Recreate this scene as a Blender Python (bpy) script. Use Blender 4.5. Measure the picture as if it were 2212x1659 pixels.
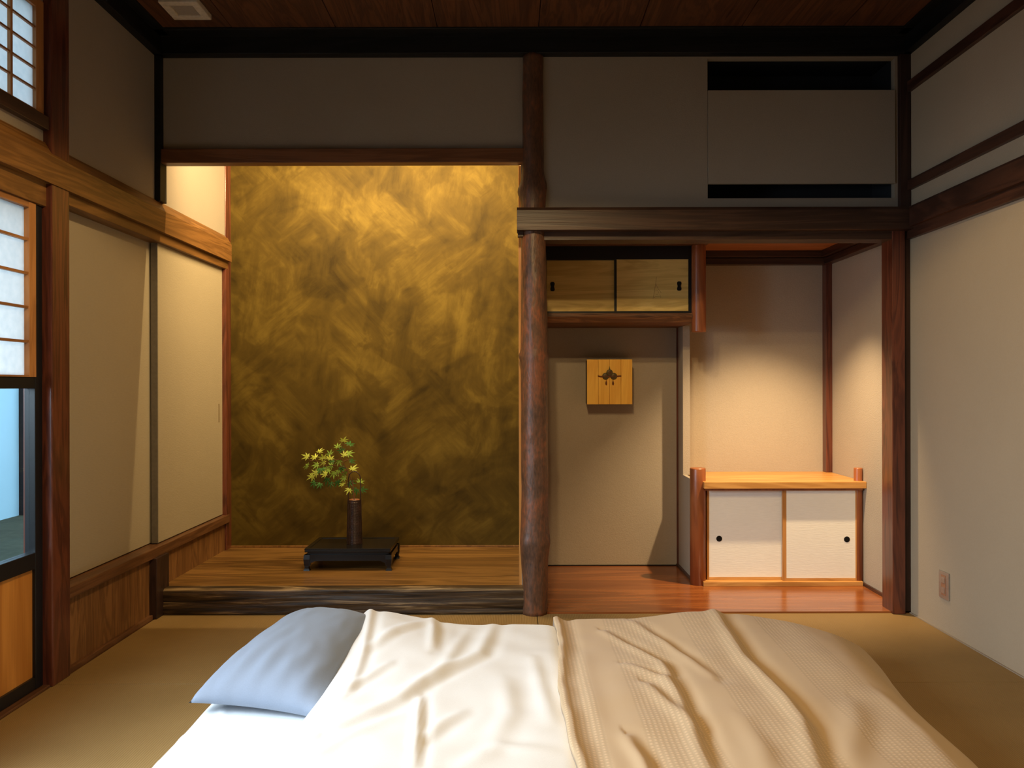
import bpy, bmesh, math, random
from mathutils import Vector, Matrix, noise as mnoise

# ------------------------------------------------------------------ camera, world, lights
scene = bpy.context.scene
for o in list(bpy.data.objects):
    bpy.data.objects.remove(o, do_unlink=True)
C = scene.collection
PI = math.pi

cam_d = bpy.data.cameras.new('camera')
cam_d.sensor_width = 36.0
cam_d.lens = 36.0 * 1735 / 2212
cam_d.shift_x = -2.0 / 2212
cam_d.shift_y = 2.5 / 2212
cam_d.clip_start = 0.05
cam = bpy.data.objects.new('camera', cam_d)
C.objects.link(cam)
cam.location = (0, 0, 1.068)
cam.rotation_euler = (PI / 2, math.radians(0.12), 0)
scene.camera = cam

scene.view_settings.view_transform = 'Standard'
scene.view_settings.look = 'None'
scene.view_settings.exposure = 0.0
scene.view_settings.gamma = 1.0
scene.view_settings.use_curve_mapping = False

world = bpy.data.worlds.new('world')
scene.world = world
world.use_nodes = True
bg = world.node_tree.nodes['Background']
bg.inputs['Color'].default_value = (0.58, 0.75, 0.90, 1)   # overcast daylight outside
bg.inputs['Strength'].default_value = 2.4


def area(name, loc, direction, sx, sy, power, color, shape='RECTANGLE', spread=180, roll_up='Z'):
    l = bpy.data.lights.new(name, 'AREA')
    l.shape = shape
    l.size = sx
    if shape in ('RECTANGLE', 'ELLIPSE'):
        l.size_y = sy
    l.energy = power
    l.color = color
    l.spread = math.radians(spread)
    o = bpy.data.objects.new(name, l)
    C.objects.link(o)
    o.location = loc
    o.rotation_euler = Vector(direction).to_track_quat('-Z', roll_up).to_euler()
    return o


def spot(name, loc, target, power, color, size, blend, soft):
    l = bpy.data.lights.new(name, 'SPOT')
    l.energy = power
    l.color = color
    l.spot_size = math.radians(size)
    l.spot_blend = blend
    l.shadow_soft_size = soft
    o = bpy.data.objects.new(name, l)
    C.objects.link(o)
    o.location = loc
    o.rotation_euler = (Vector(target) - Vector(loc)).to_track_quat('-Z', 'Y').to_euler()
    return o


# daylight from the sky over the garden, falling in below the head of the open screens beside the camera
area('daylight_sky', (-2.35, 0.95, 1.75), (2.3, 1.15, -1.45), 1.9, 0.9, 64, (0.74, 0.87, 1.0), roll_up='Z', spread=100)
# two warm downlights in the room ceiling
spot('ceiling_downlight', (-0.05, 1.70, 2.66), (-0.05, 1.701, 0), 78, (1.0, 0.70, 0.34), 143, 0.14, 0.035)
spot('ceiling_downlight_b', (0.02, 1.30, 2.66), (0.02, 1.301, 0), 68, (1.0, 0.71, 0.35), 150, 0.14, 0.035)
# warm strip hidden behind the alcove lintel
area('alcove_strip', (-0.66, 3.845, 2.42), (0, 0.93, -0.36), 1.26, 0.02, 84, (1.0, 0.75, 0.38), roll_up='Z')
# recessed spot in the low ceiling of the shelf alcove
spot('alcove_spot', (1.40, 3.92, 1.825), (1.41, 4.42, 0), 175, (1.0, 0.72, 0.40), 82, 0.85, 0.02)

# ------------------------------------------------------------------ material helpers
M = {}


def newmat(name):
    m = bpy.data.materials.new(name)
    m.use_nodes = True
    nt = m.node_tree
    b = nt.nodes['Principled BSDF']
    M[name] = m
    return m, nt, b


def nd(nt, typ, **kw):
    n = nt.nodes.new(typ)
    for k, v in kw.items():
        if k in n.inputs.keys():
            n.inputs[k].default_value = v
        else:
            setattr(n, k, v)
    return n


def coords(nt, scale=(1, 1, 1), rot=(0, 0, 0)):
    tc = nd(nt, 'ShaderNodeTexCoord')
    mp = nd(nt, 'ShaderNodeMapping')
    mp.inputs['Scale'].default_value = scale
    mp.inputs['Rotation'].default_value = rot
    nt.links.new(tc.outputs['Object'], mp.inputs['Vector'])
    return mp.outputs['Vector']


def ramp(nt, fac, stops):
    r = nd(nt, 'ShaderNodeValToRGB')
    e = r.color_ramp.elements
    while len(e) < len(stops):
        e.new(0.5)
    for i, (p, c) in enumerate(stops):
        e[i].position = p
        e[i].color = (*c, 1)
    nt.links.new(fac, r.inputs['Fac'])
    return r.outputs['Color']


def bump(nt, b, h, strength, dist=0.01):
    bp = nd(nt, 'ShaderNodeBump', Strength=strength, Distance=dist)
    nt.links.new(h, bp.inputs['Height'])
    nt.links.new(bp.outputs['Normal'], b.inputs['Normal'])
    return bp


def wood(name, dark, light, axis='x', rough=0.45, figure=7.0, spec=0.4, bstr=0.15, fine=1.0, distortion=1.5, coat=0.0):
    m, nt, b = newmat(name)
    s = {'x': (0.5, 1, 1), 'y': (1, 0.5, 1), 'z': (1, 1, 0.5)}[axis]
    s = tuple((figure * (0.10 if v == 0.5 else 1.0)) for v in s)
    n1 = nd(nt, 'ShaderNodeTexNoise', Scale=1.0, Detail=4.0, Roughness=0.55, Distortion=distortion)
    nt.links.new(coords(nt, s), n1.inputs['Vector'])
    fs = {'x': (3, 160, 160), 'y': (160, 3, 160), 'z': (160, 160, 3)}[axis]
    n2 = nd(nt, 'ShaderNodeTexNoise', Scale=fine, Detail=3.0, Roughness=0.6)
    nt.links.new(coords(nt, fs), n2.inputs['Vector'])
    # growth rings out of the slow noise
    mul = nd(nt, 'ShaderNodeMath', operation='MULTIPLY')
    mul.inputs[1].default_value = 34.0
    nt.links.new(n1.outputs['Fac'], mul.inputs[0])
    sn = nd(nt, 'ShaderNodeMath', operation='SINE')
    nt.links.new(mul.outputs[0], sn.inputs[0])
    mr = nd(nt, 'ShaderNodeMapRange')
    mr.inputs['From Min'].default_value = -1
    nt.links.new(sn.outputs[0], mr.inputs['Value'])
    mx = nd(nt, 'ShaderNodeMix', data_type='FLOAT')
    mx.inputs[0].default_value = 0.45
    nt.links.new(n2.outputs['Fac'], mx.inputs[2])
    nt.links.new(mr.outputs['Result'], mx.inputs[3])
    mx2 = nd(nt, 'ShaderNodeMix', data_type='FLOAT')
    mx2.inputs[0].default_value = 0.45
    nt.links.new(mx.outputs[0], mx2.inputs[2])
    nt.links.new(n1.outputs['Fac'], mx2.inputs[3])
    c = ramp(nt, mx2.outputs[0], [(0.25, dark), (0.72, light)])
    nt.links.new(c, b.inputs['Base Color'])
    b.inputs['Roughness'].default_value = rough
    b.inputs['Specular IOR Level'].default_value = spec
    b.inputs['Coat Weight'].default_value = coat
    b.inputs['Coat Roughness'].default_value = 0.18
    bump(nt, b, mx.outputs[0], bstr, 0.004)
    return m


def plaster(name, col, var=0.12, grain=220.0, bstr=0.25, rough=0.9, streak=None):
    m, nt, b = newmat(name)
    n1 = nd(nt, 'ShaderNodeTexNoise', Scale=1.6, Detail=6.0, Roughness=0.6)
    nt.links.new(coords(nt), n1.inputs['Vector'])
    n2 = nd(nt, 'ShaderNodeTexNoise', Scale=grain, Detail=2.0, Roughness=0.6)
    nt.links.new(coords(nt, streak or (1, 1, 1)), n2.inputs['Vector'])
    mx = nd(nt, 'ShaderNodeMix', data_type='FLOAT')
    mx.inputs[0].default_value = 0.4
    nt.links.new(n1.outputs['Fac'], mx.inputs[2])
    nt.links.new(n2.outputs['Fac'], mx.inputs[3])
    lo = tuple(v * (1 - var) for v in col)
    hi = tuple(min(1, v * (1 + var)) for v in col)
    c = ramp(nt, mx.outputs[0], [(0.3, lo), (0.7, hi)])
    nt.links.new(c, b.inputs['Base Color'])
    b.inputs['Roughness'].default_value = rough
    b.inputs['Specular IOR Level'].default_value = 0.15
    bump(nt, b, n2.outputs['Fac'], bstr, 0.003)
    return m


def plain(name, col, rough=0.5, spec=0.4, metal=0.0, coat=0.0, grain=60.0, var=0.1, bstr=0.05):
    m, nt, b = newmat(name)
    n1 = nd(nt, 'ShaderNodeTexNoise', Scale=grain, Detail=3.0)
    nt.links.new(coords(nt), n1.inputs['Vector'])
    c = ramp(nt, n1.outputs['Fac'], [(0.3, tuple(v * (1 - var) for v in col)), (0.7, tuple(v * (1 + var) for v in col))])
    nt.links.new(c, b.inputs['Base Color'])
    b.inputs['Roughness'].default_value = rough
    b.inputs['Specular IOR Level'].default_value = spec
    b.inputs['Metallic'].default_value = metal
    b.inputs['Coat Weight'].default_value = coat
    bump(nt, b, n1.outputs['Fac'], bstr, 0.002)
    return m


# woods
wood('post_wood_z', (0.040, 0.010, 0.007), (0.155, 0.042, 0.020), 'z', rough=0.32, figure=9, spec=0.5, bstr=0.08, coat=0.25)
wood('dark_beam_x', (0.022, 0.010, 0.007), (0.070, 0.034, 0.020), 'x', rough=0.42, figure=7)
wood('dark_beam_y', (0.022, 0.010, 0.007), (0.080, 0.032, 0.018), 'y', rough=0.42, figure=7)
wood('dark_beam_z', (0.018, 0.009, 0.007), (0.050, 0.022, 0.015), 'z', rough=0.45, figure=7)
wood('black_beam_x', (0.004, 0.005, 0.006), (0.012, 0.012, 0.013), 'x', rough=0.5, figure=5, spec=0.25)
wood('black_beam_y', (0.004, 0.005, 0.006), (0.012, 0.012, 0.013), 'y', rough=0.5, figure=5, spec=0.25)
wood('rail_wood_y', (0.090, 0.037, 0.009), (0.225, 0.102, 0.027), 'y', rough=0.42, figure=8)
wood('lintel_wood_x', (0.100, 0.036, 0.014), (0.210, 0.085, 0.034), 'x', rough=0.45, figure=8)
wood('sill_wood_y', (0.070, 0.028, 0.012), (0.170, 0.074, 0.030), 'y', rough=0.38, figure=8)
wood('wainscot_wood', (0.100, 0.040, 0.012), (0.270, 0.125, 0.040), 'z', rough=0.5, figure=9, distortion=3.0)
wood('alcove_board', (0.075, 0.034, 0.009), (0.260, 0.130, 0.036), 'x', rough=0.34, figure=6, distortion=1.2, spec=0.5)
wood('red_board', (0.170, 0.042, 0.010), (0.360, 0.115, 0.028), 'x', rough=0.23, figure=5, spec=0.55, bstr=0.05, coat=0.3)
wood('red_post', (0.180, 0.048, 0.014), (0.330, 0.105, 0.034), 'z', rough=0.33, figure=7, spec=0.45, bstr=0.06)
wood('red_ceiling', (0.250, 0.085, 0.026), (0.420, 0.165, 0.055), 'x', rough=0.5, figure=6)
wood('orange_wood_x', (0.420, 0.180, 0.040), (0.680, 0.350, 0.100), 'x', rough=0.36, figure=6, spec=0.45, bstr=0.05)
wood('orange_wood_z', (0.380, 0.155, 0.035), (0.600, 0.285, 0.080), 'z', rough=0.4, figure=6, bstr=0.05)
wood('door_panel_wood', (0.400, 0.140, 0.018), (0.640, 0.270, 0.050), 'z', rough=0.42, figure=4, distortion=0.8, bstr=0.05)
wood('shoji_wood_y', (0.210, 0.085, 0.026), (0.400, 0.180, 0.062), 'y', rough=0.5, figure=8, bstr=0.05)
wood('shoji_wood_z', (0.300, 0.120, 0.034), (0.520, 0.235, 0.075), 'z', rough=0.5, figure=8, bstr=0.05)
wood('gold_door', (0.480, 0.320, 0.085), (0.700, 0.500, 0.160), 'x', rough=0.5, figure=9, bstr=0.05)
wood('box_wood', (0.800, 0.400, 0.050), (0.950, 0.560, 0.095), 'z', rough=0.45, figure=7, bstr=0.04)
wood('shelf_wood', (0.055, 0.022, 0.010), (0.200, 0.085, 0.034), 'x', rough=0.5, figure=14, distortion=2.0, bstr=0.4)
wood('ceiling_wood', (0.042, 0.016, 0.007), (0.140, 0.052, 0.020), 'y', rough=0.55, figure=6, distortion=3.5)

# plasters and papers
plaster('wall_plaster', (0.300, 0.248, 0.190), var=0.06)
plaster('wall_plaster_pale', (0.385, 0.312, 0.222), var=0.05)
plaster('alcove_plaster', (0.385, 0.325, 0.25), var=0.08, grain=160, bstr=0.45)
plaster('niche_shade', (0.030, 0.032, 0.036), var=0.1)  # near-black colour stands in for shade inside the slot hollow
plaster('fusuma_paper', (0.36, 0.295, 0.195), var=0.05, grain=150, bstr=0.18, streak=(1, 0.35, 1.3))
plaster('cabinet_paper', (0.86, 0.82, 0.71), var=0.06, grain=120, bstr=0.2, streak=(0.2, 1, 1.5))
plaster('added_soil', (0.07, 0.075, 0.05), var=0.3, grain=12)
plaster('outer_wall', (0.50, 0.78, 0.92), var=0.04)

# lacquer, metal
plain('black_lacquer', (0.007, 0.006, 0.006), rough=0.26, spec=0.4, coat=0.1)
plain('black_frame', (0.007, 0.008, 0.010), rough=0.35, spec=0.4)
plain('black_metal', (0.012, 0.012, 0.012), rough=0.4, metal=0.6)
plain('steel_plate', (0.42, 0.40, 0.37), rough=0.38, metal=0.8)
plain('outlet_brown', (0.32, 0.15, 0.08), rough=0.4)
plain('vent_plastic', (0.62, 0.54, 0.42), rough=0.5)
plain('vent_mesh', (0.36, 0.31, 0.25), rough=0.6, grain=400, bstr=0.3)
plain('door_edge', (0.15, 0.125, 0.09), rough=0.8)  # darkened colour stands in for shade on the sliding door's near edge
plain('bronze', (0.105, 0.080, 0.032), rough=0.5, metal=0.4)
plain('red_bronze', (0.16, 0.045, 0.014), rough=0.5, metal=0.2)
plain('crack_dark', (0.10, 0.045, 0.012), rough=0.8)
plain('twig_bark', (0.14, 0.05, 0.025), rough=0.7)
plain('ink_line', (0.13, 0.08, 0.03), rough=0.8)
plain('lead_lining', (0.30, 0.11, 0.05), rough=0.4)


def leafmat(name, a, b_):
    m, nt, b = newmat(name)
    n1 = nd(nt, 'ShaderNodeTexNoise', Scale=60.0, Detail=3.0)
    nt.links.new(coords(nt), n1.inputs['Vector'])
    c = ramp(nt, n1.outputs['Fac'], [(0.35, a), (0.65, b_)])
    nt.links.new(c, b.inputs['Base Color'])
    b.inputs['Roughness'].default_value = 0.5
    tr = nd(nt, 'ShaderNodeBsdfTranslucent')
    nt.links.new(c, tr.inputs['Color'])
    mix = nd(nt, 'ShaderNodeMixShader', Fac=0.3)
    nt.links.new(b.outputs[0], mix.inputs[1])
    nt.links.new(tr.outputs[0], mix.inputs[2])
    nt.links.new(mix.outputs[0], nt.nodes['Material Output'].inputs['Surface'])


leafmat('leaf_pale', (0.52, 0.62, 0.10), (0.78, 0.80, 0.22))
leafmat('leaf_green', (0.24, 0.42, 0.06), (0.46, 0.60, 0.12))
leafmat('leaf_dark', (0.045, 0.19, 0.045), (0.12, 0.30, 0.07))


def paper():
    m, nt, b = newmat('shoji_paper')
    n1 = nd(nt, 'ShaderNodeTexNoise', Scale=40.0, Detail=5.0)
    nt.links.new(coords(nt), n1.inputs['Vector'])
    c = ramp(nt, n1.outputs['Fac'], [(0.3, (0.86, 0.88, 0.88)), (0.7, (0.95, 0.95, 0.94))])
    nt.links.new(c, b.inputs['Base Color'])
    b.inputs['Roughness'].default_value = 0.9
    tr = nd(nt, 'ShaderNodeBsdfTranslucent')
    nt.links.new(c, tr.inputs['Color'])
    mix = nd(nt, 'ShaderNodeMixShader', Fac=0.8)
    nt.links.new(b.outputs[0], mix.inputs[1])
    nt.links.new(tr.outputs[0], mix.inputs[2])
    nt.links.new(mix.outputs[0], nt.nodes['Material Output'].inputs['Surface'])


paper()


def glass():
    m, nt, b = newmat('window_glass')
    tr = nd(nt, 'ShaderNodeBsdfTransparent')
    tr.inputs['Color'].default_value = (0.93, 0.97, 0.98, 1)
    gl = nd(nt, 'ShaderNodeBsdfGlossy', Roughness=0.03)
    lw = nd(nt, 'ShaderNodeLayerWeight', Blend=0.5)
    pw_ = nd(nt, 'ShaderNodeMath', operation='POWER')
    pw_.inputs[1].default_value = 4.0
    nt.links.new(lw.outputs['Facing'], pw_.inputs[0])
    ma = nd(nt, 'ShaderNodeMath', operation='MULTIPLY_ADD')
    ma.inputs[1].default_value = 0.8
    ma.inputs[2].default_value = 0.03
    nt.links.new(pw_.outputs[0], ma.inputs[0])
    mix = nd(nt, 'ShaderNodeMixShader')
    nt.links.new(ma.outputs[0], mix.inputs[0])
    nt.links.new(tr.outputs[0], mix.inputs[1])
    nt.links.new(gl.outputs[0], mix.inputs[2])
    nt.links.new(mix.outputs[0], nt.nodes['Material Output'].inputs['Surface'])


glass()


def gold_wall():
    m, nt, b = newmat('gold_plaster')
    v = coords(nt)
    # trowel strokes in two directions; a slow noise decides which one shows where
    def stroke(angle, seed, sx=2.2, sz=15.0):
        mp = nd(nt, 'ShaderNodeMapping')
        mp.inputs['Rotation'].default_value = (0, math.radians(angle), 0)
        mp.inputs['Location'].default_value = (seed, 0, seed * 2)
        nt.links.new(v, mp.inputs['Vector'])
        m2 = nd(nt, 'ShaderNodeMapping')
        m2.inputs['Scale'].default_value = (sx, 1, sz)
        nt.links.new(mp.outputs[0], m2.inputs['Vector'])
        n = nd(nt, 'ShaderNodeTexNoise', Scale=1.0, Detail=9.0, Roughness=0.68, Distortion=0.35)
        nt.links.new(m2.outputs[0], n.inputs['Vector'])
        return n.outputs['Fac']

    def mask(scale, seed, lo, hi):
        mp = nd(nt, 'ShaderNodeMapping')
        mp.inputs['Location'].default_value = (seed, seed, seed)
        nt.links.new(v, mp.inputs['Vector'])
        n = nd(nt, 'ShaderNodeTexNoise', Scale=scale, Detail=4.0, Roughness=0.55, Distortion=0.8)
        nt.links.new(mp.outputs[0], n.inputs['Vector'])
        mr = nd(nt, 'ShaderNodeMapRange', interpolation_type='SMOOTHSTEP')
        mr.inputs['From Min'].default_value = lo
        mr.inputs['From Max'].default_value = hi
        nt.links.new(n.outputs['Fac'], mr.inputs['Value'])
        return mr.outputs[0]

    def mixf(fac, a_, b_):
        m_ = nd(nt, 'ShaderNodeMix', data_type='FLOAT')
        nt.links.new(fac, m_.inputs[0])
        nt.links.new(a_, m_.inputs[2])
        nt.links.new(b_, m_.inputs[3])
        return m_.outputs[0]

    st = mixf(mask(2.6, 5.0, 0.46, 0.56), stroke(38, 1.3), stroke(-47, 4.1))
    st = mixf(mask(2.2, 9.0, 0.50, 0.60), st, stroke(82, 7.7, 3.0, 12.0))
    cl = nd(nt, 'ShaderNodeTexNoise', Scale=2.3, Detail=7.0, Roughness=0.58, Distortion=0.5)
    nt.links.new(v, cl.inputs['Vector'])
    f1 = nd(nt, 'ShaderNodeMath', operation='MULTIPLY')
    f1.inputs[1].default_value = 0.06
    nt.links.new(mask(3.4, 2.0, 0.44, 0.54), f1.inputs[0])
    f2 = nd(nt, 'ShaderNodeMath', operation='MULTIPLY_ADD')
    f2.inputs[1].default_value = 0.36
    nt.links.new(st, f2.inputs[0])
    nt.links.new(f1.outputs[0], f2.inputs[2])
    f3 = nd(nt, 'ShaderNodeMath', operation='MULTIPLY_ADD')
    f3.inputs[1].default_value = 0.46
    nt.links.new(cl.outputs['Fac'], f3.inputs[0])
    nt.links.new(f2.outputs[0], f3.inputs[2])
    c = ramp(nt, f3.outputs[0], [(0.31, (0.026, 0.0160, 0.0034)), (0.46, (0.066, 0.041, 0.0072)), (0.61, (0.128, 0.084, 0.0150))])
    nt.links.new(c, b.inputs['Base Color'])
    b.inputs['Roughness'].default_value = 0.65
    b.inputs['Specular IOR Level'].default_value = 0.08
    bump(nt, b, st, 0.15, 0.004)


gold_wall()


def burnt_sill():
    m, nt, b = newmat('burnt_wood')
    n1 = nd(nt, 'ShaderNodeTexNoise', Scale=1.0, Detail=5.0, Roughness=0.6, Distortion=0.8)
    nt.links.new(coords(nt, (2.2, 20, 46)), n1.inputs['Vector'])
    c = ramp(nt, n1.outputs['Fac'], [(0.36, (0.012, 0.008, 0.005)), (0.54, (0.070, 0.040, 0.018)), (0.70, (0.36, 0.24, 0.12))])
    nt.links.new(c, b.inputs['Base Color'])
    b.inputs['Roughness'].default_value = 0.42
    b.inputs['Specular IOR Level'].default_value = 0.35
    bump(nt, b, n1.outputs['Fac'], 0.6, 0.01)


burnt_sill()


def log_bark():
    m, nt, b = newmat('log_bark')
    n1 = nd(nt, 'ShaderNodeTexNoise', Scale=9.0, Detail=6.0, Roughness=0.65, Distortion=0.5)
    nt.links.new(coords(nt, (1, 1, 0.5)), n1.inputs['Vector'])
    n2 = nd(nt, 'ShaderNodeTexNoise', Scale=110.0, Detail=3.0)
    nt.links.new(coords(nt, (1, 1, 0.35)), n2.inputs['Vector'])
    mx = nd(nt, 'ShaderNodeMix', data_type='FLOAT')
    mx.inputs[0].default_value = 0.35
    nt.links.new(n1.outputs['Fac'], mx.inputs[2])
    nt.links.new(n2.outputs['Fac'], mx.inputs[3])
    c = ramp(nt, mx.outputs[0], [(0.34, (0.040, 0.022, 0.014)), (0.50, (0.120, 0.056, 0.030)), (0.66, (0.270, 0.085, 0.034))])
    nt.links.new(c, b.inputs['Base Color'])
    b.inputs['Roughness'].default_value = 0.42
    bump(nt, b, mx.outputs[0], 0.5, 0.008)


log_bark()


def tatami():
    m, nt, b = newmat('tatami_weave')
    v = coords(nt)
    w1 = nd(nt, 'ShaderNodeTexWave', Scale=42.0, Distortion=0.3, Detail=1.0)
    w1.bands_direction = 'X'
    nt.links.new(v, w1.inputs['Vector'])
    n1 = nd(nt, 'ShaderNodeTexNoise', Scale=1.0, Detail=4.0, Roughness=0.7)
    nt.links.new(coords(nt, (300, 30, 30)), n1.inputs['Vector'])
    n2 = nd(nt, 'ShaderNodeTexNoise', Scale=2.5, Detail=3.0)
    nt.links.new(v, n2.inputs['Vector'])
    a = nd(nt, 'ShaderNodeMix', data_type='FLOAT')
    a.inputs[0].default_value = 0.5
    nt.links.new(w1.outputs['Fac'], a.inputs[2])
    nt.links.new(n1.outputs['Fac'], a.inputs[3])
    a2 = nd(nt, 'ShaderNodeMix', data_type='FLOAT')
    a2.inputs[0].default_value = 0.45
    nt.links.new(a.outputs[0], a2.inputs[2])
    nt.links.new(n2.outputs['Fac'], a2.inputs[3])
    c = ramp(nt, a2.outputs[0], [(0.25, (0.195, 0.117, 0.039)), (0.75, (0.310, 0.195, 0.072))])
    nt.links.new(c, b.inputs['Base Color'])
    b.inputs['Roughness'].default_value = 0.62
    b.inputs['Specular IOR Level'].default_value = 0.3
    bump(nt, b, a.outputs[0], 0.35, 0.003)


tatami()


def cloth(name, col, rough=0.9, waffle=False, var=0.05, grain=420):
    m, nt, b = newmat(name)
    v = coords(nt)
    n1 = nd(nt, 'ShaderNodeTexNoise', Scale=grain, Detail=2.0)
    nt.links.new(v, n1.inputs['Vector'])
    h = n1.outputs['Fac']
    cfac = h
    lo = tuple(c * (1 - var) for c in col)
    hi = tuple(min(1, c * (1 + var)) for c in col)
    if waffle:
        # raised waffle squares that come in wide bands
        def bandwave(d, scale):
            w = nd(nt, 'ShaderNodeTexWave', Scale=scale, Distortion=0.15, Detail=0.0)
            w.bands_direction = d
            nt.links.new(v, w.inputs['Vector'])
            return w.outputs['Fac']
        wx, wy = bandwave('X', 24.0), bandwave('Y', 24.0)
        mn = nd(nt, 'ShaderNodeMath', operation='MULTIPLY')
        nt.links.new(wx, mn.inputs[0])
        nt.links.new(wy, mn.inputs[1])
        wide = bandwave('X', 1.15)
        st = nd(nt, 'ShaderNodeMapRange')
        st.inputs['From Min'].default_value = 0.25
        st.inputs['From Max'].default_value = 0.40
        nt.links.new(wide, st.inputs['Value'])
        mm = nd(nt, 'ShaderNodeMix', data_type='FLOAT')
        nt.links.new(st.outputs[0], mm.inputs[0])
        mm.inputs[2].default_value = 0.45
        nt.links.new(mn.outputs[0], mm.inputs[3])
        h = mm.outputs[0]
        cfac = h
        lo = tuple(c * 0.86 for c in col)
        hi = tuple(min(1, c * 1.07) for c in col)
    c = ramp(nt, cfac, [(0.15, lo), (0.8, hi)])
    nt.links.new(c, b.inputs['Base Color'])
    b.inputs['Roughness'].default_value = rough
    b.inputs['Specular IOR Level'].default_value = 0.1
    b.inputs['Sheen Weight'].default_value = 0.15
    bump(nt, b, h, 0.20 if waffle else 0.12, 0.004 if waffle else 0.001)


cloth('sheet_white', (0.76, 0.78, 0.79))
cloth('duvet_white', (0.80, 0.785, 0.755))
cloth('throw_tan', (0.60, 0.435, 0.265), waffle=True)
cloth('pillow_blue', (0.235, 0.275, 0.345))

# ------------------------------------------------------------------ mesh helpers


def link(name, me, mat, parent=None):
    o = bpy.data.objects.new(name, me)
    C.objects.link(o)
    if mat:
        me.materials.append(M[mat])
    if parent is not None:
        o.parent = parent
    return o


def world_of(p):
    v = Vector((0, 0, 0))
    while p is not None:
        v = v + p.location
        p = p.parent
    return v


def obj(name, bm, mat, parent=None, smooth=False, origin=None):
    """one bmesh in world coordinates becomes one mesh object"""
    off = world_of(parent)
    if origin is not None:
        off = off + Vector(origin) - off
    bmesh.ops.translate(bm, vec=-off, verts=bm.verts)
    bmesh.ops.recalc_face_normals(bm, faces=bm.faces)
    me = bpy.data.meshes.new(name)
    bm.to_mesh(me)
    bm.free()
    if smooth:
        for p in me.polygons:
            p.use_smooth = True
    o = link(name, me, mat, parent)
    if origin is not None:
        o.location = Vector(origin) - world_of(parent)
    return o


def add_box(bm, x0, x1, y0, y1, z0, z1, bev=0.0):
    r = bmesh.ops.create_cube(bm, size=1.0)
    vs = r['verts']
    for v in vs:
        v.co = Vector(((x0 + x1) / 2 + v.co.x * (x1 - x0), (y0 + y1) / 2 + v.co.y * (y1 - y0), (z0 + z1) / 2 + v.co.z * (z1 - z0)))
    if bev > 0:
        es = list({e for v in vs for e in v.link_edges})
        bmesh.ops.bevel(bm, geom=es, offset=bev, segments=2, affect='EDGES', profile=0.5)


def box(name, x0, x1, y0, y1, z0, z1, mat, parent=None, bev=0.0):
    bm = bmesh.new()
    add_box(bm, x0, x1, y0, y1, z0, z1, bev)
    return obj(name, bm, mat, parent)


def boxes(name, lst, mat, parent=None, bev=0.0):
    bm = bmesh.new()
    for b in lst:
        add_box(bm, *b, bev)
    return obj(name, bm, mat, parent)


def lathe(bm, prof, cx, cy, n=32, caps=True):
    rings = []
    for r, z in prof:
        rings.append([bm.verts.new((cx + r * math.cos(2 * PI * i / n), cy + r * math.sin(2 * PI * i / n), z)) for i in range(n)])
    for a, b in zip(rings, rings[1:]):
        for i in range(n):
            bm.faces.new((a[i], a[(i + 1) % n], b[(i + 1) % n], b[i]))
    if caps:
        bm.faces.new(rings[0][::-1])
        bm.faces.new(rings[-1])


def tube(bm, pts, rad, n=8):
    pts = [Vector(p) for p in pts]
    rads = rad if isinstance(rad, (list, tuple)) else [rad] * len(pts)
    rings = []
    for i, p in enumerate(pts):
        t = (pts[min(i + 1, len(pts) - 1)] - pts[max(i - 1, 0)]).normalized()
        up = Vector((0, 1, 0)) if abs(t.y) < 0.9 else Vector((1, 0, 0))
        a = t.cross(up).normalized()
        b = t.cross(a).normalized()
        rings.append([bm.verts.new(p + (a * math.cos(2 * PI * k / n) + b * math.sin(2 * PI * k / n)) * rads[i]) for k in range(n)])
    for r0, r1 in zip(rings, rings[1:]):
        for k in range(n):
            bm.faces.new((r0[k], r0[(k + 1) % n], r1[(k + 1) % n], r1[k]))
    bm.faces.new(rings[0][::-1])
    bm.faces.new(rings[-1])


def prism(bm, pts, axis, a, b):
    """polygon in the two other axes, extruded along axis from a to b"""
    def P(u, v, w):
        return {'x': (w, u, v), 'y': (u, w, v), 'z': (u, v, w)}[axis]
    A = [bm.verts.new(P(u, v, a)) for u, v in pts]
    B = [bm.verts.new(P(u, v, b)) for u, v in pts]
    n = len(pts)
    bm.faces.new(A)
    bm.faces.new(B[::-1])
    for i in range(n):
        bm.faces.new((A[i], B[i], B[(i + 1) % n], A[(i + 1) % n]))


def tag(o, label, cat, group=None, kind=None):
    o['label'] = label
    o['category'] = cat
    if group:
        o['group'] = group
    if kind:
        o['kind'] = kind
    return o


def struct(o, label, cat, group=None):
    return tag(o, label, cat, group, 'structure')


def empty(name, loc):
    o = bpy.data.objects.new(name, None)
    o.empty_display_size = 0.05
    C.objects.link(o)
    o.location = loc
    return o


TRIM = [0]


def trim(o, label, cat='trim', group=None):
    TRIM[0] += 1
    o.name = 'trim_%d' % TRIM[0]
    return struct(o, label, cat, group)


# ------------------------------------------------------------------ floor and tatami
XL, XR, YB = -1.665, 1.857, 4.71
fl = box('floor', -1.80, 1.95, -1.0, 4.76, -0.14, -0.04, 'alcove_board')
struct(fl, 'tatami matted floor of the room', 'floor')
seam = 0.003
xm = 0.110
mats = [(XL + .02, xm, 2.878, 3.752), (xm, XR, 2.878, 3.752), (XL + .02, xm, 1.998, 2.878), (xm, XR, 1.998, 2.878),
        (XL + .02, xm, 1.118, 1.998), (xm, XR, 1.118, 1.998), (XL + .02, xm, 0.238, 1.118), (xm, XR, 0.238, 1.118)]
for i, (x0, x1, y0, y1) in enumerate(mats):
    box('tatami_mat', x0 + seam / 2, x1 - seam / 2, y0 + seam / 2, y1 - seam / 2, -0.04, 0.0, 'tatami_weave', fl, bev=0.0015)
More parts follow.
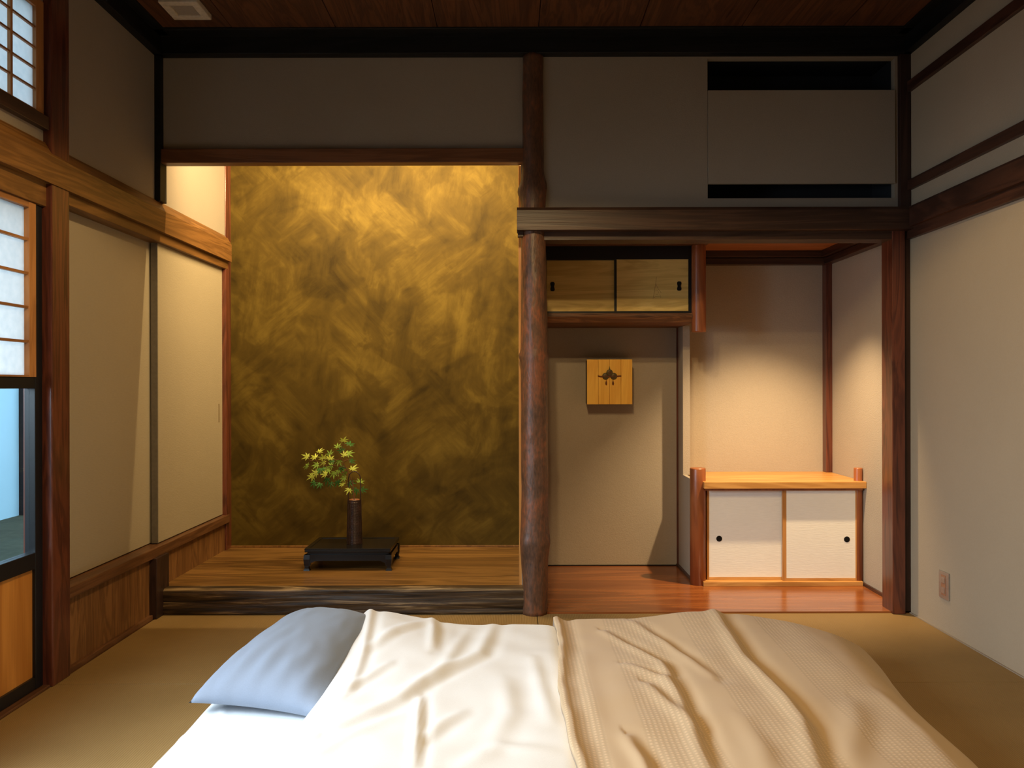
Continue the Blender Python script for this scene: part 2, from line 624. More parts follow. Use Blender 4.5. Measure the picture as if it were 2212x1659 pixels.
    # pale straw edge showing in the joint
box('tatami_mat', XL + .02, XR, -0.99, 0.236, -0.04, 0.0, 'tatami_weave', fl)

# ------------------------------------------------------------------ walls
wl = boxes('wall_left', [
    (-1.76, XL, 2.90, 4.72, 1.90, 2.76),          # plaster above the rail
    (-1.775, -1.755, 2.95, 4.80, -0.05, 2.76),      # unseen panel added behind the sliding doors to stop light leaks
    (-1.75, XL, 1.80, 2.90, 1.88, 1.974),         # strip below the high window
    (-1.75, XL, 1.80, 2.90, 2.425, 2.76),         # strip above the high window
    (-1.75, XL, -1.0, 1.80, 1.76, 2.76),
    (-1.75, XL, -1.0, 0.0, -0.05, 1.76),
], 'wall_plaster')
struct(wl, 'dark grey beige plaster wall with sliding doors beside the alcove', 'wall')

wr = box('wall_right', XR, XR + 0.10, -1.0, 4.76, -0.05, 2.76, 'wall_plaster_pale')
struct(wr, 'plain beige plaster wall with dark rails and a power outlet', 'wall')
box('wall_rear', -1.80, 1.95, -1.10, -1.0, -0.05, 2.76, 'wall_plaster')
struct(bpy.data.objects['wall_rear'], 'plain plaster wall behind the viewer', 'wall')

wb = boxes('wall_back', [
    (XL, 0.075, 3.77, 3.80, 2.165, 2.70),          # drop wall over the picture alcove
    (0.04, 0.15, 3.80, 4.76, -0.02, 2.70),         # partition between the alcoves
    (0.075, 0.915, 3.765, 3.80, 1.86, 2.70),       # plaster over the shelf alcove
    (0.915, 1.860, 3.765, 3.80, 1.86, 1.942),      # strip under the slot
    (0.915, 1.860, 3.765, 3.80, 2.597, 2.70),      # strip above the slot
    (1.792, 1.860, 3.765, 3.80, 1.942, 2.597),     # side of the slot
    (-1.76, 0.06, 3.80, 4.76, 2.56, 2.62),         # soffit of the picture alcove
], 'wall_plaster')
struct(wb, 'grey brown plaster wall above the two alcoves', 'wall')
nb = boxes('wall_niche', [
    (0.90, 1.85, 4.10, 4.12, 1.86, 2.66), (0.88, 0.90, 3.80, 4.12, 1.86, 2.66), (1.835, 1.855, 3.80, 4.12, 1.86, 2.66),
    (0.88, 1.855, 3.80, 4.12, 1.875, 1.90), (0.88, 1.855, 3.80, 4.12, 2.64, 2.66)], 'niche_shade')
struct(nb, 'hollow with painted shade behind the two slots near the ceiling', 'wall')
aw = boxes('wall_shelf_alcove', [(0.14, 1.90, YB, YB + 0.05, -0.02, 1.90)], 'alcove_plaster')
struct(aw, 'beige plaster wall at the back of the shelf alcove', 'wall')
gw = box('wall_gold_alcove', -1.77, 0.05, YB, YB + 0.05, 0.05, 2.60, 'gold_plaster')
struct(gw, 'mottled gold brown trowelled plaster wall behind the vase', 'wall')
# inner faces of the shelf alcove are the rougher, warmer plaster
ar = box('wall_alcove_side', XR - 0.006, XR + 0.001, 3.835, YB, 0.0, 1.85, 'alcove_plaster')
struct(ar, 'rough beige plaster side wall of the shelf alcove lit by the spot', 'wall')
al = box('wall_alcove_left', XL - 0.001, XL + 0.006, 3.80, 4.63, 1.93, 2.56, 'wall_plaster')
struct(al, 'brightly lit cream plaster wall inside the gold alcove above the rail', 'wall')

# projecting piece of wall between the two halves of the shelf alcove
pw = boxes('wall_wing', [(0.967, 1.007, 4.57, YB, 0.555, 1.402), (0.967, 0.990, 4.262, YB, 0.008, 0.555)], 'alcove_plaster')
struct(pw, 'narrow plaster wing wall beside the low cabinet', 'wall')

# ------------------------------------------------------------------ ceiling
ce = box('ceiling', -1.80, 1.95, -1.05, 4.8, 2.72, 2.80, 'ceiling_wood')
struct(ce, 'dark brown board ceiling with strong grain', 'ceiling')
xs = [-1.72, -1.27, -0.80, -0.34, 0.12, 0.58, 1.04, 1.50, 1.90]
for a, b in zip(xs, xs[1:]):
    box('plank', a + 0.002, b - 0.002, 0.0, 3.78, 2.690 + random.Random(a).uniform(0, 0.002), 2.722, 'ceiling_wood', ce)

# stepped cornice on three sides
cb = boxes('t', [(XL, XR, 3.72, 3.80, 2.606, 2.685), (XL, XR, 3.635, 3.80, 2.682, 2.72)], 'black_beam_x', bev=0.003)
trim(cb, 'black stepped cornice beam above the alcoves', 'cornice')
cl = boxes('t', [(XL - 0.03, XL + 0.04, -1.0, 3.76, 2.606, 2.685), (XL - 0.03, XL + 0.085, -1.0, 3.70, 2.682, 2.72)], 'black_beam_y', bev=0.003)
trim(cl, 'black stepped cornice running over the high window side', 'cornice')
cr = boxes('t', [(XR - 0.04, XR + 0.03, -1.0, 3.76, 2.606, 2.685), (XR - 0.085, XR + 0.03, -1.0, 3.70, 2.682, 2.72)], 'black_beam_y', bev=0.003)
trim(cr, 'black stepped cornice over the plain wall with the outlet', 'cornice')

# ------------------------------------------------------------------ left wall timber
trim(box('t', -1.74, -1.635, 2.850, 2.965, 0.0, 2.61, 'post_wood_z', bev=0.004), 'reddish brown square post between paper screen and sliding doors', 'post')
bm = bmesh.new()
prism(bm, [(-1.70, 1.785), (-1.630, 1.785), (-1.630, 1.885), (-1.658, 1.932), (-1.70, 1.932)], 'y', -1.0, 4.66)
trim(obj('t', bm, 'rail_wood_y'), 'light brown wooden wall rail above the sliding doors', 'rail')
trim(box('t', -1.76, -1.652, 2.962, 4.66, 1.742, 1.787, 'rail_wood_y', bev=0.002), 'head track of the two plain sliding doors', 'rail')
trim(box('t', -1.76, -1.655, 0.0, 2.852, 1.705, 1.787, 'rail_wood_y', bev=0.002), 'head track over the paper screen door', 'rail')
trim(box('t', -1.76, -1.643, 2.962, 4.66, 0.277, 0.322, 'sill_wood_y', bev=0.003), 'brown wooden sill track under the two plain sliding doors', 'sill')
trim(box('t', -1.76, -1.648, 2.962, 3.672, -0.02, 0.020, 'sill_wood_y', bev=0.002), 'thin brown board between tatami and wainscot', 'trim')
trim(box('t', -1.76, -1.645, 0.0, 2.852, -0.02, 0.008, 'sill_wood_y', bev=0.002), 'floor threshold track under the paper screen door', 'sill')
trim(box('t', -1.74, -1.630, 3.672, 3.805, 0.0, 0.279, 'dark_beam_z', bev=0.003), 'short dark post standing at the end of the burnt alcove sill', 'post')
trim(box('t', -1.74, -1.653, 4.630, 4.715, 0.11, 2.56, 'post_wood_z', bev=0.003), 'slim red brown corner post beside the gold wall', 'post')
trim(box('t', -1.70, -1.638, 3.735, 3.805, 1.93, 2.61, 'black_beam_y', bev=0.002), 'slim black corner post above the light brown rail', 'post')
wp = empty('trim_wainscot', (-1.66, 3.3, 0.02))
for (y0, y1) in [(2.966, 3.18), (3.18, 3.42), (3.42, 3.672)]:
    box('plank', -1.70, -1.6635, y0 + .001, y1 - .001, 0.02, 0.278, 'wainscot_wood', wp)
trim(wp, 'brown grained wainscot panel below the sliding doors', 'wainscot')
wp = empty('trim_wainscot', (-1.66, 4.2, 0.12))
for (y0, y1) in [(3.805, 4.20), (4.20, 4.632)]:
    box('plank', -1.70, -1.6635, y0 + .001, y1 - .001, 0.115, 0.278, 'wainscot_wood', wp)
trim(wp, 'low wainscot panel inside the alcove above its floor board', 'wainscot')

# sliding doors (plain paper)


def fusuma(name, x0, x1, y0, y1, label, edge, pull):
    d = empty(name, ((x0 + x1) / 2, (y0 + y1) / 2, 0.322))
    box('panel', x0, x1, y0, y1, 0.326, 1.744, 'fusuma_paper', d, bev=0.002)
    if edge:
        box('shaded_edge', x0 + 0.001, x1 + 0.0015, y0 - 0.006, y0 + 0.0, 0.326, 1.744, 'door_edge', d)
    if pull:
        box('finger_pull', x1 - 0.004, x1 + 0.0012, y1 - 0.062, y1 - 0.052, 0.86, 0.965, 'ink_line', d, bev=0.001)
    struct(d, label, 'sliding door')


fusuma('door_1', -1.740, -1.712, 2.95, 3.86, 'plain beige sliding door next to the red brown post', False, False)
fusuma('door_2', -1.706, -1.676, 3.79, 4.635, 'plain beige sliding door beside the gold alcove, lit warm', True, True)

# paper screen door with glass and wooden foot panel
sd = empty('door_3', (-1.68, 2.4, 0.0))
ya, yb = 1.92, 2.846
xf0, xf1 = -1.705, -1.667
box('stile', xf0, xf1, 2.803, yb, 0.010, 1.704, 'black_frame', sd, bev=0.002)
box('stile', xf0, xf1, ya, ya + 0.04, 0.010, 1.704, 'black_frame', sd, bev=0.002)
for z0, z1 in [(0.010, 0.052), (0.430, 0.487), (1.060, 1.100)]:
    box('rail', xf0 + .001, xf1 - .001, ya + 0.04, 2.803, z0, z1, 'black_frame', sd, bev=0.002)
box('foot_panel', xf0 + .008, xf1 - .012, ya + 0.04, 2.803, 0.052, 0.430, 'door_panel_wood', sd)
box('pane', xf0 + .014, xf0 + .019, ya + 0.04, 2.803, 0.487, 1.060, 'window_glass', sd)
box('muntin', xf0 + .004, xf1 - .004, 2.565, 2.605, 0.487, 1.060, 'black_frame', sd)
lt = box('lattice_frame', xf0 + .004, xf1 + .004, 2.764, 2.803, 1.100, 1.704, 'shoji_wood_z', sd, bev=0.001)
box('lattice_frame', xf0 + .004, xf1 + .003, ya + .04, 2.764, 1.100, 1.106, 'shoji_wood_y', sd)
box('lattice_frame', xf0 + .004, xf1 + .003, ya + .04, 2.764, 1.684, 1.704, 'shoji_wood_y', sd)
zz = [1.106, 1.222, 1.340, 1.457, 1.574, 1.684]
for z in zz[1:-1]:
    box('lattice_bar', xf1 - .014, xf1 - .001, ya + .04, 2.764, z - .0045, z + .0045, 'shoji_wood_y', sd)
for a, b in zip(zz, zz[1:]):
    box('paper_pane', xf1 - .019, xf1 - .0145, ya + .04, 2.764, a, b, 'shoji_paper', sd)
struct(sd, 'paper screen door with clear lower pane and orange wooden foot panel', 'screen door')

# high window
hw = empty('window_1', (-1.68, 2.4, 1.97))
box('sill', -1.73, -1.642, 1.85, 2.850, 1.974, 2.022, 'dark_beam_y', hw, bev=0.003)
x0, x1 = -1.700, -1.658
box('frame_stile', x0, x1, 2.797, 2.842, 2.022, 2.425, 'shoji_wood_z', hw)
box('frame_rail', x0, x1, 1.86, 2.797, 2.022, 2.033, 'shoji_wood_y', hw)
box('frame_rail', x0, x1, 1.86, 2.797, 2.392, 2.425, 'shoji_wood_y', hw)
ys = [1.987, 2.122, 2.257, 2.392, 2.527, 2.662, 2.797]
zs = [2.033 + 0.0718 * i for i in range(6)]
for y in ys[1:-1]:
    box('muntin', x1 - .012, x1 - .001, y - .006, y + .006, 2.033, 2.392, 'shoji_wood_z', hw)
for z in zs[1:-1]:
    box('muntin', x1 - .0115, x1 - .003, 1.987, 2.797, z - .0035, z + .0035, 'shoji_wood_y', hw)
for a, b in zip(ys, ys[1:]):
    for c, d in zip(zs, zs[1:]):
        box('paper_pane', x1 - .016, x1 - .0125, a, b, c, d, 'shoji_paper', hw)
struct(hw, 'high small paned paper window above the screen door', 'window')

# outside: veranda wall seen through the lower pane
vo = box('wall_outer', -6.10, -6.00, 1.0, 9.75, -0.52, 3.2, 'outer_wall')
struct(vo, 'pale outer wall beyond the clear pane of the screen door', 'wall')
trim(boxes('t', [(-6.1, -5.9, 9.75, 10.0, -0.52, 3.2), (-6.1, -5.96, 10.05, 10.25, -0.52, 3.2), (-6.1, -5.9, 10.3, 11.8, -0.52, 0.60), (-6.1, -5.9, 10.55, 11.8, 0.60, 3.2)], 'black_beam_y'),
     'dark outdoor frame beyond the clear pane of the screen door', 'frame')
box('floor_veranda', -2.62, -1.80, -1.0, 4.6, -0.10, -0.03, 'alcove_board')
struct(bpy.data.objects['floor_veranda'], 'wooden veranda floor outside the screen door', 'floor')

box('ground', -14.0, -2.62, -9.0, 16.0, -0.60, -0.50, 'added_soil')  # added so that sky light cannot come in from below
struct(bpy.data.objects['ground'], 'dark ground added outside the veranda to block light from below', 'ground')

# ------------------------------------------------------------------ picture alcove
trim(box('t', -1.645, 0.056, 3.745, 3.806, 2.108, 2.174, 'lintel_wood_x', bev=0.003), 'red brown lintel over the gold alcove', 'lintel')
box('floor_alcove', XL, 0.075, 3.79, YB, 0.06, 0.120, 'alcove_board')
struct(bpy.data.objects['floor_alcove'], 'raised brown board floor under the vase stand', 'alcove floor')
trim(box('t', -1.66, 0.045, YB - 0.010, YB, 0.120, 0.131, 'rail_wood_y', bev=0.002), 'thin light strip along the foot of the gold wall', 'trim')
trim(box('t', 0.028, 0.046, 3.812, 3.85, 0.12, 2.11, 'orange_wood_z', bev=0.001), 'thin orange strip behind the log pillar', 'trim')

# burnt, weathered alcove sill: grooved front
bm = bmesh.new()
nx, nz = 220, 26
x0, x1, z0, z1 = -1.655, 0.058, 0.002, 0.122
grid = []
for j in range(nz + 1):
    row = []
    for i in range(nx + 1):
        x = x0 + (x1 - x0) * i / nx
        t = j / nz
        z = z0 + (z1 - z0) * t
        w = mnoise.noise(Vector((x * 1.3, z * 26, 2.0))) * 0.55 + mnoise.noise(Vector((x * 3.1, z * 55, 7.0))) * 0.45
        yy = 3.738 - 0.010 * w
        yy += 0.016 * max(0, (t - 0.90) / 0.10) ** 2 + 0.006 * max(0, (0.08 - t) / 0.08) ** 2
        row.append(bm.verts.new((x, yy, z)))
    grid.append(row)
for j in range(nz):
    for i in range(nx):
        bm.faces.new((grid[j][i], grid[j][i + 1], grid[j + 1][i + 1], grid[j + 1][i]))
back_b = [bm.verts.new((v.co.x, 3.80, z0)) for v in grid[0]]
back_t = [bm.verts.new((v.co.x, 3.80, z1)) for v in grid[-1]]
for i in range(nx):
    bm.faces.new((grid[-1][i], grid[-1][i + 1], back_t[i + 1], back_t[i]))
    bm.faces.new((grid[0][i + 1], grid[0][i], back_b[i], back_b[i + 1]))
bm.faces.new([grid[j][0] for j in range(nz + 1)] + [back_t[0], back_b[0]])
bm.faces.new([grid[j][-1] for j in range(nz + 1)] + [back_t[-1], back_b[-1]])
trim(obj('t', bm, 'burnt_wood', smooth=True), 'black burnt wooden alcove sill with weathered wavy grain', 'sill')

# log pillar between the alcoves
bm = bmesh.new()
n = 40
prof = [(0.00, .060), (.06, .060), (.16, .062), (.24, .064), (.30, .068), (.335, .070), (.37, .067), (.44, .064), (.7, .0635), (.95, .063), (1.15, .063), (1.20, .0655), (1.23, .063), (1.4, .062),
        (1.6, .060), (1.75, .058), (1.88, .056), (1.93, .058), (1.975, .060), (2.02, .056), (2.08, .051), (2.2, .0495), (2.4, .0485), (2.61, .048)]


def prof_r(z):
    for (a, ra), (b, rb) in zip(prof, prof[1:]):
        if a <= z <= b:
            t = (z - a) / (b - a)
            t = t * t * (3 - 2 * t)
            return ra + (rb - ra) * t
    return prof[-1][1]


knots = [(1.975, PI, .014, .05, .035), (2.005, 0.0, .008, .03, .03), (1.205, PI * 1.02, .009, .025, .02), (1.20, -PI * 0.52, .006, .012, .012), (1.20, -0.1, .005, .02, .02),
         (.33, -PI * .75, .006, .05, .05), (.345, -0.2, .005, .04, .05), (.83, -PI * .6, .004, .02, .02), (1.55, -PI * .4, .004, .04, .05), (.15, PI * .95, -.006, .10, .05)]
rings = []
nz = 160
for k in range(nz + 1):
    z = 2.61 * k / nz
    row = []
    for i in range(n):
        a = 2 * PI * i / n - PI
        r = prof_r(z) + 0.0025 * mnoise.noise(Vector((math.cos(a) * 2.2, math.sin(a) * 2.2, z * 6)))
        for kz, ka, kh, kw, kv in knots:
            da = (a - ka + PI) % (2 * PI) - PI
            r += kh * math.exp(-((da * 0.06) ** 2) / (kw * .5) ** 2 - ((z - kz) ** 2) / kv ** 2)
        row.append(bm.verts.new((0.099 + 0.003 * math.sin(z * 2.1) + r * math.cos(a), 3.765 + r * math.sin(a), z)))
    rings.append(row)
for a, b in zip(rings, rings[1:]):
    for i in range(n):
        bm.faces.new((a[i], a[(i + 1) % n], b[(i + 1) % n], b[i]))
bm.faces.new(rings[0][::-1])
bm.faces.new(rings[-1])
pl = obj('log_pillar', bm, 'log_bark', smooth=True, origin=(0.099, 3.765, 0))
tag(pl, 'knotty reddish brown log pillar between the two alcoves', 'pillar')

# ------------------------------------------------------------------ shelf alcove shell
box('floor_shelf_alcove', 0.10, XR, 3.752, YB, -0.04, 0.008, 'red_board')
struct(bpy.data.objects['floor_shelf_alcove'], 'glossy red brown board floor before the low cabinet', 'alcove floor')
bm = bmesh.new()
prism(bm, [(3.680, 1.780), (3.77, 1.780), (3.77, 1.885), (3.692, 1.885), (3.680, 1.870)], 'x', 0.020, XR)
trim(obj('t', bm, 'dark_beam_x'), 'dark brown beam crossing the log pillar over the shelf alcove', 'beam')
trim(box('t', 0.124, 1.80, 3.735, 3.835, 1.742, 1.786, 'dark_beam_x', bev=0.002), 'dark head rail of the shelf alcove under the beam', 'rail')
trim(box('t', 0.024, 0.050, 3.722, 3.76, 1.757, 1.784, 'dark_beam_x', bev=0.001), 'small dark wedge under the beam end by the log pillar', 'trim')
trim(box('t', 0.15, 1.857, 3.80, 3.835, 1.784, 1.875, 'dark_beam_x'), 'dark board behind the head rail of the shelf alcove', 'trim')
ce2 = box('ceiling_alcove', 0.15, 1.857, 3.80, YB, 1.842, 1.872, 'red_ceiling')
struct(ce2, 'low orange brown wooden ceiling of the shelf alcove', 'ceiling')
trim(boxes('t', [(1.0, XR, 4.655, YB, 1.766, 1.802), (1.0, XR, 4.63, YB, 1.805, 1.842)], 'dark_beam_x', bev=0.002), 'dark double moulding along the back of the shelf alcove ceiling', 'moulding')
trim(boxes('t', [(1.805, XR, 3.835, 4.66, 1.766, 1.802), (1.78, XR, 3.835, 4.64, 1.805, 1.842)], 'dark_beam_y', bev=0.002), 'dark double moulding along the side of the shelf alcove ceiling', 'moulding')
trim(box('t', 1.815, 1.853, 4.655, YB, 0.552, 1.768, 'post_wood_z', bev=0.002), 'slim red brown corner post behind the low cabinet', 'post')
trim(box('t', 1.763, 1.822, 3.730, 3.840, 0.0, 1.786, 'post_wood_z', bev=0.003), 'red brown square post at the corner of the shelf alcove', 'post')
trim(box('t', 1.822, 1.858, 3.752, 3.84, 0.0, 1.786, 'dark_beam_z', bev=0.001), 'dark filler strip between corner post and plain wall', 'trim')
trim(box('t', 1.806, 1.856, 3.738, 3.80, 1.88, 2.61, 'dark_beam_z', bev=0.002), 'dark corner post beside the slots near the ceiling', 'post')
trim(box('t', 1.840, 1.852, 3.84, 4.235, 0.008, 0.024, 'dark_beam_y', bev=0.001), 'thin dark base strip on the alcove side wall', 'baseboard')
trim(box('t', 0.15, 0.967, YB - .006, YB, 0.008, 0.014, 'black_beam_x'), 'thin dark base strip under the hanging box', 'baseboard')
trim(box('t', 0.958, 0.967, YB - 0.012, YB, 0.008, 1.402, 'post_wood_z'), 'thin red strip in the corner of the wing wall', 'trim')
trim(box('t', 0.953, 0.967, 4.262, 4.70, 0.008, 0.022, 'dark_beam_y'), 'thin dark base strip of the wing wall', 'baseboard')

npan = box('slot_panel', 0.916, 1.792, 3.758, 3.775, 2.0085, 2.446, 'wall_plaster', bev=0.001)
tag(npan, 'flat plaster coloured panel between two dark slots near the ceiling', 'panel')

# plain wall rails
trim(box('t', 1.838, XR + .01, -1.0, 3.74, 2.430, 2.477, 'dark_beam_y', bev=0.002), 'upper dark batten on the plain wall', 'batten')
trim(box('t', 1.838, XR + .01, -1.0, 3.74, 1.972, 2.018, 'dark_beam_y', bev=0.002), 'middle dark batten on the plain wall', 'batten')
bm = bmesh.new()
prism(bm, [(1.865, 1.792), (1.818, 1.792), (1.818, 1.875), (1.826, 1.887), (1.865, 1.887)], 'y', -1.0, 3.72)
trim(obj('t', bm, 'dark_beam_y'), 'dark brown wall rail above the power outlet wall', 'rail')
trim(box('t', 1.836, XR + .01, -1.0, 3.752, 1.744, 1.793, 'dark_beam_y', bev=0.002), 'dark fillet under the rail of the plain wall', 'rail')
trim(box('t', 1.850, XR + .002, -1.0, 3.752, -0.01, 0.004, 'wall_plaster'), 'thin pale strip where the plain wall meets the tatami', 'baseboard')

# outlet
ou = empty('power_outlet', (XR, 3.455, 0.205))
box('plate', XR - .006, XR, 3.415, 3.495, 0.145, 0.262, 'steel_plate', ou, bev=0.002)
box('insert', XR - .0085, XR - .004, 3.438, 3.472, 0.160, 0.247, 'outlet_brown', ou, bev=0.001)
for z in (0.182, 0.226):
    s = box('socket', XR - .0105, XR - .007, 3.442, 3.468, z - .013, z + .013, 'steel_plate', ou, bev=0.001)
tag(ou, 'small metal power outlet plate on the plain beige wall', 'outlet')

# ceiling vent
cv = empty('ceiling_vent', (-1.40, 3.42, 2.69))
bm = bmesh.new()
bx0, bx1, by0, by1 = -1.478, -1.315, 3.35, 3.515
for b in [(bx0, bx1, by0, by0 + .033, 2.668, 2.692), (bx0, bx1, by1 - .033, by1, 2.668, 2.692), (bx0, bx0 + .033, by0 + .033, by1 - .033, 2.668, 2.692), (bx1 - .033, bx1, by0 + .033, by1 - .033, 2.668, 2.692)]:
    add_box(bm, *b, 0.003)
obj('frame', bm, 'vent_plastic', cv)
box('grille', bx0 + .033, bx1 - .033, by0 + .033, by1 - .033, 2.676, 2.690, 'vent_mesh', cv)
tag(cv, 'small square cream vent on the dark board ceiling', 'vent')

# ------------------------------------------------------------------ upper hanging cabinet
uc = empty('wall_cabinet', (0.55, 4.5, 1.40))
boxes('body', [(0.152, 0.950, 4.335, YB, 1.450, 1.805)], 'black_frame', uc)
box('top_board', 0.152, 1.034, 4.235, YB - .03, 1.811, 1.821, 'shelf_wood', uc, bev=0.002)
boxes('frame', [(0.152, 0.958, 4.300, 4.336, 1.740, 1.812), (0.152, 0.958, 4.300, 4.336, 1.450, 1.463), (0.942, 0.958, 4.300, 4.336, 1.463, 1.74), (0.152, 0.181, 4.300, 4.336, 1.463, 1.74)], 'black_frame', uc)


def hourglass(cx, y, cz, w, h, parent):
    bm = bmesh.new()
    pts = []
    for k in range(24):
        a = 2 * PI * k / 24
        s, c = math.sin(a), math.cos(a)
        z = h / 2 * (abs(s) ** 0.7) * (1 if s >= 0 else -1)
        wid = w / 2 * (0.62 + 0.38 * min(1, abs(z) / (h / 2) * 1.5))
        x = wid * (abs(c) ** 0.5) * (1 if c >= 0 else -1)
        pts.append((cx + x, cz + z))
    prism(bm, pts, 'y', y - 0.0035, y + 0.004)
    return obj('handle', bm, 'black_metal', parent)


ld = box('door', 0.183, 0.546, 4.318, 4.330, 1.464, 1.738, 'gold_door', uc)
hourglass(0.214, 4.318, 1.597, 0.026, 0.050, ld)
rd = box('door', 0.556, 0.941, 4.304, 4.316, 1.464, 1.740, 'gold_door', uc)
hourglass(0.892, 4.304, 1.597, 0.026, 0.050, rd)
box('door_edge', 0.545, 0.557, 4.302, 4.317, 1.463, 1.740, 'black_frame', uc)
# faint inked sketch on the door
bm = bmesh.new()
yk = 4.3035
for pts in [[(.752, 1.49 + .04), (.766, 1.61), (.771, 1.645)], [(.766, 1.61), (.778, 1.585), (.796, 1.56)], [(.756, 1.535), (.780, 1.545), (.794, 1.535), (.788, 1.553)], [(.760, 1.57), (.776, 1.573), (.784, 1.56)], [(.766, 1.55), (.781, 1.556)]]:
    tube(bm, [(x, yk, z) for x, z in pts], 0.0006, 5)
obj('ink_sketch', bm, 'ink_line', rd)
bm = bmesh.new()
prism(bm, [(4.290, 1.402), (YB, 1.402), (YB, 1.450), (4.275, 1.450), (4.268, 1.432)], 'x', 0.150, 0.972)
obj('shelf', bm, 'shelf_wood', uc)
bm = bmesh.new()
lathe(bm, [(.036, 1.349), (.038, 1.352), (.038, 1.806), (.038, 1.812)], 0.992, 4.285, 28)
obj('hanging_post', bm, 'red_post', uc, smooth=False)
for p in uc.children[-1].data.polygons:
    p.use_smooth = abs(p.normal.z) < 0.5
tag(uc, 'hanging wall cabinet with two dull gold sliding doors above the wooden box', 'cabinet')

# ------------------------------------------------------------------ low cabinet
lc = empty('low_cabinet', (1.42, 4.45, 0.008))
box('body', 1.000, 1.846, 4.290, YB, 0.008, 0.523, 'orange_wood_x', lc)
box('counter', 1.000, 1.850, 4.203, YB, 0.523, 0.558, 'orange_wood_x', lc, bev=0.002)
box('top_rail', 1.012, 1.838, 4.222, 4.315, 0.511, 0.523, 'red_post', lc)
box('base_rail', 1.000, 1.838, 4.218, 4.316, 0.008, 0.032, 'orange_wood_x', lc, bev=0.002)


def smooth_sides(o):
    for p in o.data.polygons:
        p.use_smooth = abs(p.normal.z) < 0.5


bm = bmesh.new()
lathe(bm, [(.0415, .008), (.0415, .620), (.0395, .626)], 0.982, 4.272, 32)
smooth_sides(obj('corner_post', bm, 'red_post', lc))
bm = bmesh.new()
lathe(bm, [(.022, .008), (.022, .622), (.0205, .626)], 1.828, 4.256, 24)
smooth_sides(obj('corner_post', bm, 'red_post', lc))


def cab_door(x0, x1, y, fl_, fr_, hx):
    d = box('door', x0, x1, y, y + .014, 0.033, 0.511, 'cabinet_paper', lc)
    box('stile', x0 - .001, x0 + fl_, y - .002, y + .015, 0.033, 0.511, 'orange_wood_z', d)
    box('stile', x1 - fr_, x1 + .001, y - .002, y + .015, 0.033, 0.511, 'orange_wood_z', d)
    box('rail', x0 + fl_, x1 - fr_, y - .002, y + .015, 0.033, 0.046, 'orange_wood_x', d)
    bm = bmesh.new()
    prism(bm, [(hx + .0155 * math.cos(2 * PI * k / 24), 0.250 + .0155 * math.sin(2 * PI * k / 24)) for k in range(24)], 'y', y - .0015, y + .003)
    obj('finger_pull', bm, 'black_metal', d)


cab_door(1.030, 1.440, 4.268, .010, .010, 1.094)
cab_door(1.424, 1.816, 4.242, .017, .009, 1.762)
tag(lc, 'low cabinet with cream sliding doors and orange wooden counter', 'cabinet')

# ------------------------------------------------------------------ wooden box on the wall
wbx = empty('wall_box', (0.554, YB, 0.957))
box('case', 0.427, 0.681, 4.612, YB, 0.960, 1.211, 'dark_beam_z', wbx, bev=0.001)
fx = [0.424, 0.4885, 0.553, 0.6185, 0.684]
for a, b in zip(fx, fx[1:]):
    box('board', a + .0006, b - .0006, 4.600, 4.613, 0.957, 1.214, 'box_wood', wbx, bev=0.0008)
em = empty('emblem', (0.554 - .554, 4.598 - YB, 1.123 - 0.957))
em.parent = wbx
for (ex, ez, r, dy) in [(0.531, 1.118, .020, 0.0), (0.577, 1.118, .020, 0.0), (0.553, 1.138, .019, -.004)]:
    bm = bmesh.new()
    bmesh.ops.create_uvsphere(bm, u_segments=20, v_segments=10, radius=r)
    for v in bm.verts:
        v.co.y *= 0.28
        v.co += Vector((ex, 4.597 + dy, ez))
    obj('disc', bm, 'bronze', em, smooth=True)
    bm = bmesh.new()
    tube(bm, [(ex + .009 * math.cos(k * .7) * (1 - k / 22), 4.592 + dy, ez + .009 * math.sin(k * .7) * (1 - k / 22)) for k in range(18)], .0013, 5)
    obj('scroll', bm, 'red_bronze', em)
bm = bmesh.new()
prism(bm, [(.5480, 1.150), (.5585, 1.150), (.5535, 1.176)], 'y', 4.594, 4.600)
obj('peak', bm, 'bronze', em)
bm = bmesh.new()
tube(bm, [(.486, 4.597, 1.121), (.500, 4.596, 1.116), (.535, 4.596, 1.117), (.57, 4.596, 1.115), (.606, 4.596, 1.119), (.620, 4.597, 1.119)], [.0035, .0038, .004, .004, .0038, .0035], 8)
obj('bar', bm, 'red_bronze', em)
for ex in (.534, .573):
    bm = bmesh.new()
    tube(bm, [(ex, 4.597, 1.100), (ex, 4.597, 1.088)], .0016, 6)
    lathe(bm, [(.001, 1.066), (.0045, 1.071), (.0055, 1.079), (.003, 1.088), (.001, 1.090)], ex, 4.596, 12)
    obj('tassel', bm, 'red_bronze', em, smooth=True)
tag(wbx, 'square light wooden box with bronze emblem hung on the alcove wall', 'box')

# ------------------------------------------------------------------ vase stand
vs = empty('display_stand', (-0.848, 4.26, 0.12))
X0, X1, Y0, Y1 = -1.072, -0.624, 4.11, 4.42
box('top_plate', X0 + .004, X1 - .004, Y0 - .004, Y1 + .004, 0.2145, 0.226, 'black_lacquer', vs, bev=0.003)
bm = bmesh.new()
ri = .022
for b in [(X0 + .004, X1 - .004, Y0 - .004, Y0 + ri, .226, .234), (X0 + .004, X1 - .004, Y1 - ri, Y1 + .004, .226, .234), (X0 + .004, X0 + .004 + ri, Y0 + ri, Y1 - ri, .226, .234), (X1 - .004 - ri, X1 - .004, Y0 + ri, Y1 - ri, .226, .234)]:
    add_box(bm, *b, 0.0015)
obj('rim', bm, 'black_lacquer', vs)
box('inlay', X0 + .026, X1 - .026, Y0 + .022, Y1 - .022, 0.226, 0.2315, 'black_lacquer', vs)
box('waist', X0 + .016, X1 - .016, Y0 + .012, Y1 - .012, 0.198, 0.2145, 'black_lacquer', vs)


